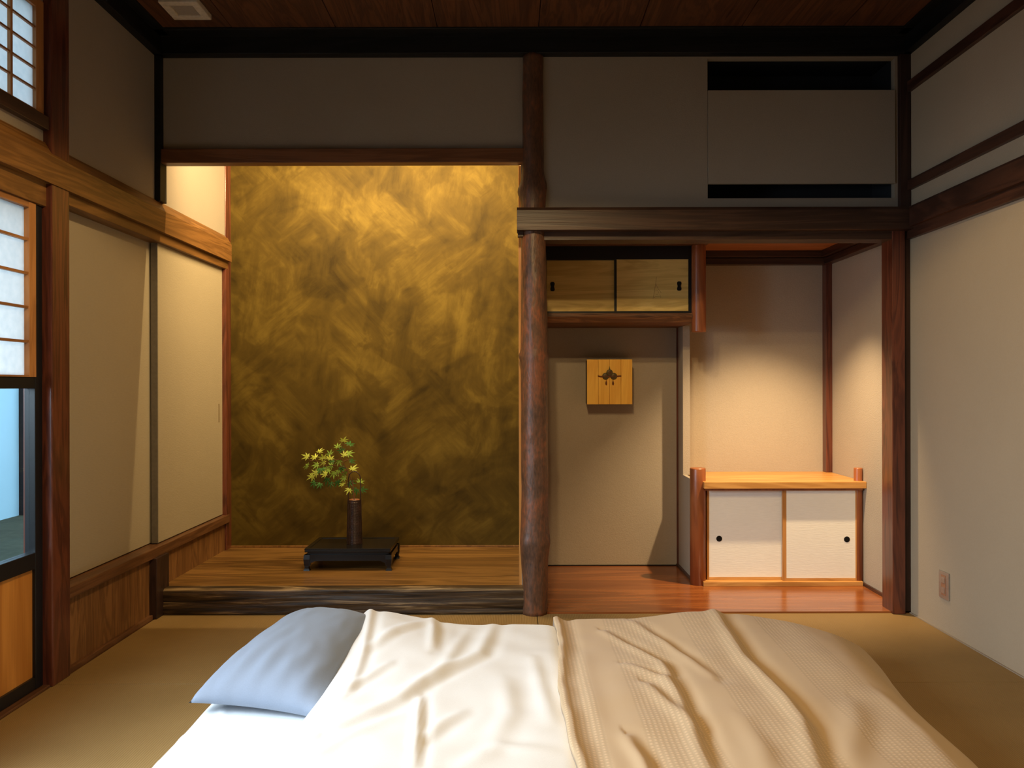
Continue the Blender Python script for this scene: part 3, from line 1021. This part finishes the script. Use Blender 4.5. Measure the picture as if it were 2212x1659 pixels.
def apron(along, lo, hi, fixed0, fixed1):
    """board with an ogee cut-out below"""
    z_t, z_b = 0.201, 0.170
    pts = [(lo, z_t), (lo, z_b - .030), (lo + .020, z_b - .030), (lo + .030, z_b - .018), (lo + .028, z_b - .010), (lo + .040, z_b - .008), (lo + .050, z_b - .001), (lo + .075, z_b), ]
    pts += [(hi - (p - lo), q) for p, q in pts[::-1]]
    bm = bmesh.new()
    prism(bm, pts, 'y' if along == 'x' else 'x', fixed0, fixed1)
    return obj('apron', bm, 'black_lacquer', vs)


apron('x', X0 + .004, X1 - .004, Y0 + .002, Y0 + .016)
apron('x', X0 + .004, X1 - .004, Y1 - .016, Y1 - .002)
apron('y', Y0 + .016, Y1 - .016, X0 + .004, X0 + .018)
apron('y', Y0 + .016, Y1 - .016, X1 - .018, X1 - .004)
for sx, sy in ((0, 0), (1, 0), (0, 1), (1, 1)):
    bm = bmesh.new()
    px, py = (X0 if sx == 0 else X1), (Y0 if sy == 0 else Y1)
    dx, dy = (1 if sx == 0 else -1), (1 if sy == 0 else -1)
    prev = None
    secs = [(0.201, .000, .030), (0.178, -.002, .032), (0.155, .000, .026), (0.135, .004, .020), (0.127, .000, .026), (0.120, -.002, .032)]
    rg = []
    for z, o_, w in secs:
        a, b = px + dx * o_, py + dy * o_
        rg.append([bm.verts.new(c) for c in ((a, b, z), (a + dx * w, b, z), (a + dx * w, b + dy * w, z), (a, b + dy * w, z))])
    for r0, r1 in zip(rg, rg[1:]):
        for k in range(4):
            bm.faces.new((r0[k], r0[(k + 1) % 4], r1[(k + 1) % 4], r1[k]))
    bm.faces.new(rg[0])
    bm.faces.new(rg[-1])
    obj('leg', bm, 'black_lacquer', vs)
tag(vs, 'low black lacquer stand with curved feet under the vase', 'stand')

# ------------------------------------------------------------------ basket vase
plain('basket_weave', (0.035, 0.015, 0.010), rough=0.38, spec=0.5, grain=30, var=0.5)
va = empty('flower_vase', (-0.840, 4.25, 0.2315))
bm = bmesh.new()
pr = []
N = 40
for k in range(N * 4 + 1):
    t = k / (N * 4)
    z = .2315 + t * .232
    r = .0395 - .0055 * t + .0016 * math.cos(k * PI / 2 * 1.0) * (1 if 0.02 < t < .97 else 0.2)
    pr.append((r, z))
pr += [(.0335, .4645), (.029, .463), (.029, .44), (.028, .40)]
lathe(bm, pr, -0.840, 4.25, 36)
obj('body', bm, 'basket_weave', va, smooth=True)
bm = bmesh.new()
lathe(bm, [(.027, .40), (.027, .466), (.0245, .466), (.0245, .41)], -0.840, 4.25, 28)
obj('inner_tube', bm, 'lead_lining', va, smooth=True)
for k in range(16):
    bm = bmesh.new()
    a = 2 * PI * k / 16
    tube(bm, [(-0.840 + (.0408 - .0055 * t) * math.cos(a), 4.25 + (.0408 - .0055 * t) * math.sin(a), .2335 + .228 * t) for t in (0, .25, .5, .75, 1)], .0016, 5)
    obj('rib', bm, 'basket_weave', va)
bm = bmesh.new()
hp = []
for k in range(0, 33):
    t = k / 32
    if t < .36:
        hp.append((-.8725 + .003 * t, .40 + (.575 - .40) * t / .36))
    elif t > .64:
        hp.append((-.8065 - .003 * (1 - t), .40 + (.575 - .40) * (1 - t) / .36))
    else:
        a = PI * (1 - (t - .36) / .28)
        hp.append((-.8395 + .032 * math.cos(a), .575 + .038 * math.sin(a)))
tube(bm, [(x, 4.25 + .002 * math.sin(z * 60), z) for x, z in hp], .0026, 7)
obj('handle', bm, 'basket_weave', va, smooth=True)
tag(va, 'tall dark woven basket vase with loop handle on the lacquer stand', 'vase')

# ------------------------------------------------------------------ maple branch
mb = empty('maple_branch', (-0.840, 4.25, 0.44))


def W(u, v, d):
    """spot on the branch measured off the photograph, at distance d"""
    px, py = 630 + u / 8.295, 920 + v / 8.295
    return Vector(((px - 1108) * d / 1735, d, 1.068 - (py - 832) * d / 1735))


def leaf_mesh(name, seed):
    rnd = random.Random(seed)
    angs = [-128, -84, -42, 0, 42, 84, 128]
    lens = [.42, .72, .92, 1.0, .92, .72, .42]
    pts = [(0, -.06)]
    for i, (a, l) in enumerate(zip(angs, lens)):
        a = math.radians(a + rnd.uniform(-5, 5))
        l *= rnd.uniform(.9, 1.08)
        d = Vector((math.sin(a), math.cos(a)))
        p = Vector((d.y, -d.x))
        w = .105 * l + .02
        if i > 0:
            am = math.radians((angs[i] + angs[i - 1]) / 2)
            pts.append((math.sin(am) * .26, math.cos(am) * .26))
        L = d * l * .55 - p * w
        Rr = d * l * .55 + p * w
        pts += [tuple(L), tuple(d * l), tuple(Rr)]
    bm = bmesh.new()
    c = bm.verts.new((0, 0, 0))
    vsx = []
    for (x, y) in pts:
        r2 = x * x + y * y
        vsx.append(bm.verts.new((x, y, -.30 * r2)))
    m = len(vsx)
    for i in range(m):
        bm.faces.new((c, vsx[i], vsx[(i + 1) % m]))
    ex = bmesh.ops.solidify(bm, geom=bm.faces[:], thickness=0.012)
    me = bpy.data.meshes.new(name)
    bmesh.ops.recalc_face_normals(bm, faces=bm.faces)
    bm.to_mesh(me)
    bm.free()
    return me


leafm = {}
for kind in ('pale', 'green', 'dark'):
    for s in range(3):
        me = leaf_mesh('leaf_%s' % kind, s * 7 + len(kind))
        me.materials.append(M['leaf_' + kind])
        leafm[(kind, s)] = me
LV = [(285, 545, 'pale', 300), (425, 555, 'pale', 300), (488, 455, 'pale', 0), (565, 575, 'pale', 345), (690, 500, 'green', 330), (825, 370, 'green', 340), (925, 265, 'pale', 10),
      (1030, 330, 'dark', 20), (945, 520, 'pale', 330), (1000, 490, 'green', 60), (690, 585, 'pale', 350), (585, 645, 'pale', 280), (465, 685, 'green', 280), (285, 700, 'green', 265),
      (850, 615, 'green', 200), (715, 705, 'green', 270), (510, 770, 'dark', 210), (440, 835, 'pale', 255), (370, 890, 'pale', 240), (610, 850, 'pale', 270), (660, 770, 'green', 250), (830, 800, 'green', 190),
      (1050, 620, 'dark', 80), (880, 740, 'dark', 150), (1080, 770, 'pale', 20), (960, 855, 'green', 280), (955, 925, 'green', 270), (640, 940, 'dark', 200), (695, 1010, 'dark', 170),
      (510, 1030, 'dark', 215), (405, 1005, 'dark', 240), (820, 985, 'dark', 160), (925, 1035, 'pale', 300), (1025, 1125, 'pale', 200), (1040, 1000, 'dark', 130), (1215, 1000, 'green', 25),
      (1250, 1140, 'dark', 80), (1160, 1130, 'dark', 230), (760, 830, 'green', 230), (740, 640, 'dark', 300), (600, 760, 'dark', 250), (900, 440, 'dark', 330)]
rnd = random.Random(11)
leafpos = []
for i, (u, v, kind, rot) in enumerate(LV):
    d = {'pale': 4.215, 'green': 4.25, 'dark': 4.31}[kind] + rnd.uniform(-.03, .03)
    p = W(u, v, d)
    o = bpy.data.objects.new('leaf', leafm[(kind, i % 3)])
    C.objects.link(o)
    o.parent = mb
    o.location = p - Vector(mb.location)
    s = rnd.uniform(.033, .041) * (0.85 if (u, v) in ((1025, 1125), (925, 1035)) else 1)
    o.scale = (s, s, s)
    # blade faces the room, leaning back so that its upper side catches the light
    R = Matrix.Rotation(math.radians(rnd.uniform(-25, 25)), 3, 'Z') @ Matrix.Rotation(math.radians(90 - rnd.uniform(18, 48)), 3, 'X') @ Matrix.Rotation(-math.radians(rot + rnd.uniform(-12, 12)), 3, 'Z')
    o.rotation_euler = R.to_euler()
    leafpos.append(p)
stem = [Vector((-.838, 4.252, .41)), Vector((-.845, 4.255, .50)), Vector((-.852, 4.26, .55)), W(980, 760, 4.26), W(900, 620, 4.26), W(880, 480, 4.26), W(920, 330, 4.24)]
side = [[W(960, 740, 4.26), W(800, 700, 4.25), W(620, 700, 4.24), W(440, 620, 4.22), W(330, 620, 4.22)],
        [W(990, 790, 4.26), W(850, 860, 4.26), W(680, 880, 4.26), W(520, 900, 4.25)],
        [W(890, 590, 4.26), W(760, 600, 4.24), W(600, 560, 4.22), W(520, 480, 4.21)],
        [Vector((-.845, 4.255, .50)), W(1090, 900, 4.26), W(1180, 960, 4.25), W(1230, 1050, 4.26)],
        [W(905, 640, 4.26), W(1000, 600, 4.29), W(1060, 590, 4.30)]]
bm = bmesh.new()
tube(bm, stem, [.0028, .0026, .0024, .002, .0017, .0014, .001], 7)
obj('stem', bm, 'twig_bark', mb)
nodes = list(stem[2:])
for sg in side:
    bm = bmesh.new()
    tube(bm, sg, [.0016 - .0007 * i / (len(sg) - 1) for i in range(len(sg))], 6)
    obj('twig', bm, 'twig_bark', mb)
    for a, b in zip(sg, sg[1:]):
        nodes += [a.lerp(b, k / 4) for k in range(5)]
bm = bmesh.new()
for p in leafpos:
    q = min(nodes, key=lambda c: (c - p).length)
    tube(bm, [q, q.lerp(p, .5) + Vector((0, 0, .003)), p], .0007, 5)
st_ = obj('leaf_stalks', bm, 'twig_bark', mb)
st_['kind'] = 'stuff'
tag(mb, 'green maple branch standing in the dark basket vase', 'branch')

# ------------------------------------------------------------------ futon bedding


def q(px, py, z=0.2):
    d = (1.068 - z) * 1735 / (py - 832)
    return ((px - 1108) * d / 1735, d)


def sstep(a, b, t):
    t = max(0.0, min(1.0, (t - a) / (b - a)))
    return t * t * (3 - 2 * t)


def rnd_edge(dist, w):
    """0 at the rim, 1 inside, quarter-round profile of width w"""
    t = max(0.0, min(1.0, dist / w))
    return math.sqrt(max(0.0, 1 - (1 - t) ** 2))


def ridge(x, y, pts, w, h, side=0.0):
    """raised fold along a polyline, fading at both ends; side>0 adds a hollow on its right"""
    best, bt, sgn = 9.0, 0.0, 1
    n = len(pts) - 1
    for i in range(n):
        ax, ay = pts[i]
        bx, by = pts[i + 1]
        vx, vy = bx - ax, by - ay
        L2 = vx * vx + vy * vy
        t = max(0.0, min(1.0, ((x - ax) * vx + (y - ay) * vy) / L2))
        dx, dy = x - ax - t * vx, y - ay - t * vy
        d = math.hypot(dx, dy)
        if d < best:
            best, bt = d, (i + t) / n
            sgn = 1 if vx * dy - vy * dx > 0 else -1
    if best > 3 * w + 0.1:
        return 0.0
    fade = math.sin(PI * max(0.0, min(1.0, 0.08 + bt * 0.84))) ** 0.6
    v = h * math.exp(-(best / w) ** 2)
    if side:
        s = best * sgn
        v -= side * h * math.exp(-((s - 1.7 * w) / (1.1 * w)) ** 2)
    return v * fade


def heightfield(name, xs, ys, fn, mat, thick_to, parent=None):
    bm = bmesh.new()
    g = []
    for y in ys:
        g.append([bm.verts.new(fn(x, y)) for x in xs])
    ny, nx = len(ys), len(xs)
    for j in range(ny - 1):
        for i in range(nx - 1):
            bm.faces.new((g[j][i], g[j][i + 1], g[j + 1][i + 1], g[j + 1][i]))
    # closed underside
    loop = g[0][:] + [g[j][-1] for j in range(1, ny)] + g[-1][-2::-1] + [g[j][0] for j in range(ny - 2, 0, -1)]
    low = [bm.verts.new((v.co.x, v.co.y, thick_to(v.co.x, v.co.y, v.co.z))) for v in loop]
    m = len(loop)
    for i in range(m):
        bm.faces.new((loop[i], low[i], low[(i + 1) % m], loop[(i + 1) % m]))
    bm.faces.new(low)
    return obj(name, bm, mat, parent, smooth=True)


def lin(a, b, n, end_dense=0.0):
    out = []
    for i in range(n + 1):
        t = i / n
        if end_dense:
            t = t - end_dense * math.sin(2 * PI * t) / (2 * PI)
        out.append(a + (b - a) * t)
    return out


# mattress with its white sheet
MX0, MX1, MY0, MY1 = -0.945, 1.06, 1.93, 3.02
MT = 0.118


def f_mat(x, y):
    e = min(rnd_edge(x - MX0, 0.06), rnd_edge(MX1 - x, 0.06), rnd_edge(y - MY0, 0.06), rnd_edge(MY1 - y, 0.06))
    z = 0.004 + (MT - 0.004) * e
    z += 0.004 * e * mnoise.noise(Vector((x * 5, y * 5, 0))) + ridge(x, y, [(-.93, 2.2), (-.75, 2.12), (-.5, 2.15)], .012, .006) + ridge(x, y, [(-.9, 2.05), (-.6, 2.02)], .012, .006) + ridge(x, y, [(-.86, 2.38), (-.83, 2.28)], .008, .005)
    xx = x + 0.010 * mnoise.noise(Vector((y * 3, 1, 0))) * (1 if x < 0 else 0)
    return (xx, y, z)


mo = heightfield('futon_mattress', lin(MX0, MX1, 110, .8), lin(MY0, MY1, 80, .8), f_mat, 'sheet_white', lambda x, y, z: 0.002)
tag(mo, 'thin futon mattress in a white sheet under pillow and duvet', 'mattress')

DX0, DY0, DY1 = -0.575, 1.50, 2.985


def base(x, y):
    """top of the duvet without folds"""
    z = 0.196 + 0.040 * math.exp(-((x + .50) / .22) ** 2) * sstep(2.2, 2.9, y) + 0.012 * math.exp(-((x + .45) / .3) ** 2)
    z += 0.030 * math.exp(-((x - .80) / .28) ** 2) * sstep(2.3, 2.95, y)
    z += 0.012 * mnoise.noise(Vector((x * 2.4 + 4, y * 2.4, 3)))
    return z


DF = [
    ([q(933, 1332), q(935, 1370), q(931, 1412)], .018, .014, .5),
    ([q(916, 1358), q(850, 1384), q(773, 1425)], .020, .012, .5),
    ([q(1064, 1349), q(1033, 1415), q(916, 1471), q(855, 1514), q(725, 1575)], .022, .017, .6),
    ([q(905, 1506), q(899, 1580), q(892, 1658)], .012, .013, .7),
    ([q(994, 1540), q(950, 1565), q(899, 1603)], .020, .013, .5),
    ([q(834, 1445), q(790, 1466), q(734, 1499)], .016, .010, .5),
    ([q(812, 1322), q(790, 1380), q(745, 1500)], .016, .011, .5),
    ([q(1090, 1470), q(1100, 1540), q(1060, 1600)], .03, .012, .3),
    ([q(1010, 1360), q(960, 1440), q(930, 1470)], .02, .009, .4),
    ([q(680, 1640), q(760, 1590), q(830, 1560)], .022, .010, .4),
    ([q(1150, 1420), q(1165, 1480), q(1190, 1560)], .02, .010, .4),
    ([q(1000, 1650), q(1080, 1610), q(1180, 1620)], .025, .010, .4),
]
TF = [
    ([q(1536, 1334), q(1602, 1427), q(1664, 1484), q(1731, 1565), q(1775, 1700)], .026, .030, .7),
    ([q(1300, 1368), q(1426, 1440), q(1474, 1522), q(1490, 1560)], .020, .017, .8),
    ([q(1364, 1352), q(1440, 1400), q(1536, 1468)], .020, .014, .8),
    ([q(1352, 1444), q(1430, 1476), q(1505, 1580)], .018, .014, .8),
    ([q(1396, 1490), q(1490, 1576), q(1530, 1680)], .022, .020, .9),
    ([q(1355, 1600), q(1385, 1650), q(1410, 1720)], .02, .018, .9),
    ([q(1835, 1510), q(1848, 1560), q(1830, 1640)], .035, .012, .5),
    ([q(1900, 1480), q(1990, 1560), q(2060, 1640)], .03, .008, .4),
    ([q(1250, 1420), q(1275, 1500), q(1290, 1600)], .03, .006, .4),
    ([q(1600, 1560), q(1640, 1620), q(1660, 1690)], .03, .010, .5),
]


TX0, TX1, TY0, TY1 = 0.140, 1.335, 1.45, 3.035


def top(x, y, x0, x1, y0, y1, w):
    """bed top with its slope to the foot end and rounded rims"""
    foot = sstep(0.95, 1.34, x)
    z = base(x, y) * (1 - 0.30 * foot) * (1 - 0.10 * sstep(.6, 1.0, x))
    far = y1 - y + 0.010 * math.sin(x * 10 + 1) - 0.06 * sstep(.85, 1.25, x)
    e = min(rnd_edge(far, w), rnd_edge(y - y0, 0.08), rnd_edge(x1 - x, 0.20))
    return z, e


def f_duvet(x, y):
    under = sstep(0.12, 0.22, x)
    z, e = top(x, y, DX0, 1.25, DY0, DY1, 0.075)
    el = rnd_edge(x - DX0, 0.055)
    wr_ = 0.68 * sum(ridge(x, y, *f) for f in DF) * (1 - under) if x < 0.3 else 0.0
    wr_ += 0.004 * mnoise.noise(Vector((x * 9, y * 9, 5))) * (1 - under)
    z = z + wr_ - 0.030 * under
    zl = 0.118 if y < 3.0 else 0.02
    z = zl + (z - zl) * el
    z = 0.006 + (z - 0.006) * e
    xx = x - 0.014 * math.sin(y * 4.2 + .6) * (1 - sstep(-.55, -.2, x))
    return (xx, y, z)


du = heightfield('duvet', lin(DX0, 1.25, 200, .55), lin(DY0, DY1, 150, .75), f_duvet, 'duvet_white', lambda x, y, z: min(z, 0.003) if y > 3.0 or y < 1.94 or x > 1.0 else min(z - .0005, 0.119))
tag(du, 'rumpled white duvet spread between pillow and tan throw', 'duvet')


def f_throw(x, y):
    tx1 = 1.195 + 0.13 * (y - 2.0) + 0.012 * math.sin(y * 7)
    u = (x - TX0) / (TX1 - TX0)
    xx = TX0 + (tx1 - TX0) * u
    z, e = top(xx, y, TX0, tx1, TY0, TY1, 0.09)
    z += 0.012 + 0.72 * sum(ridge(xx, y, *f) for f in TF)
    z += 0.004 * mnoise.noise(Vector((xx * 8, y * 8, 9)))
    z += 0.010 * math.exp(-((xx - TX0 - .012) / .014) ** 2) - 0.006 * math.exp(-((xx - TX0 - .055) / .02) ** 2)
    z = 0.016 + (z - 0.016) * e
    xw = xx + (1 - sstep(0, .25, u)) * (0.012 * math.sin(y * 5) + .006 * mnoise.noise(Vector((y * 8, 0, 0))))
    return (xw, y, z)


th = heightfield('throw_blanket', lin(TX0, TX1, 180, .3), lin(TY0, TY1, 190, .7), f_throw, 'throw_tan', lambda x, y, z: max(0.003, z - 0.016))
tag(th, 'tan waffle weave throw blanket over the foot of the bed', 'blanket')

# pillow
bm = bmesh.new()
n1, n2 = 60, 44
hl, hw_ = 0.365, 0.200
PT, PB = [], []
for j in range(n2 + 1):
    v = -1 + 2 * j / n2
    rt, rb = [], []
    for i in range(n1 + 1):
        u = -1 + 2 * i / n1
        k = 1 - 0.055 * (1 - v * v) * (abs(u) ** 3)
        kk = 1 - 0.075 * (1 - u * u) * (abs(v) ** 3)
        ll, ww = u * hl * k, v * hw_ * kk
        t = max(0.0, (1 - abs(u) ** 2.6)) ** 0.46 * max(0.0, (1 - abs(v) ** 2.4)) ** 0.46
        z = 0.100 * t
        fold = 0.0035 * t ** .3 * mnoise.noise(Vector((u * 4, v * 6, 1)))
        # creases fanning from the near corners
        fold += 0.0032 * math.exp(-((u + .72) / .30) ** 2) * math.sin(v * 17 + u * 8) * (t ** .3)
        droop = -0.036 * (1 - t)
        rt.append((ll, ww, z + fold + droop))
        rb.append((ll, ww, -z * .50 + droop))
    PT.append(rt)
    PB.append(rb)
Rp = Matrix.Rotation(math.radians(81), 3, 'Z')
Tilt = Matrix.Rotation(math.radians(2.0), 3, "X") @ Matrix.Rotation(math.radians(3), 3, 'Y')


def place(p):
    return Vector((-0.680, 2.640, 0.190)) + Tilt @ (Rp @ Vector(p))


VT = [[bm.verts.new(place(p)) for p in r] for r in PT]
VB = [[(VT[j][i] if j in (0, n2) or i in (0, n1) else bm.verts.new(place(PB[j][i]))) for i in range(n1 + 1)] for j in range(n2 + 1)]
for j in range(n2):
    for i in range(n1):
        bm.faces.new((VT[j][i], VT[j][i + 1], VT[j + 1][i + 1], VT[j + 1][i]))
        f = (VB[j][i], VB[j + 1][i], VB[j + 1][i + 1], VB[j][i + 1])
        try:
            bm.faces.new(f)
        except ValueError:
            pass
po = obj('pillow', bm, 'pillow_blue', smooth=True, origin=(-0.70, 2.6, 0.12))
tag(po, 'grey blue cotton pillow at the head of the bed', 'pillow')
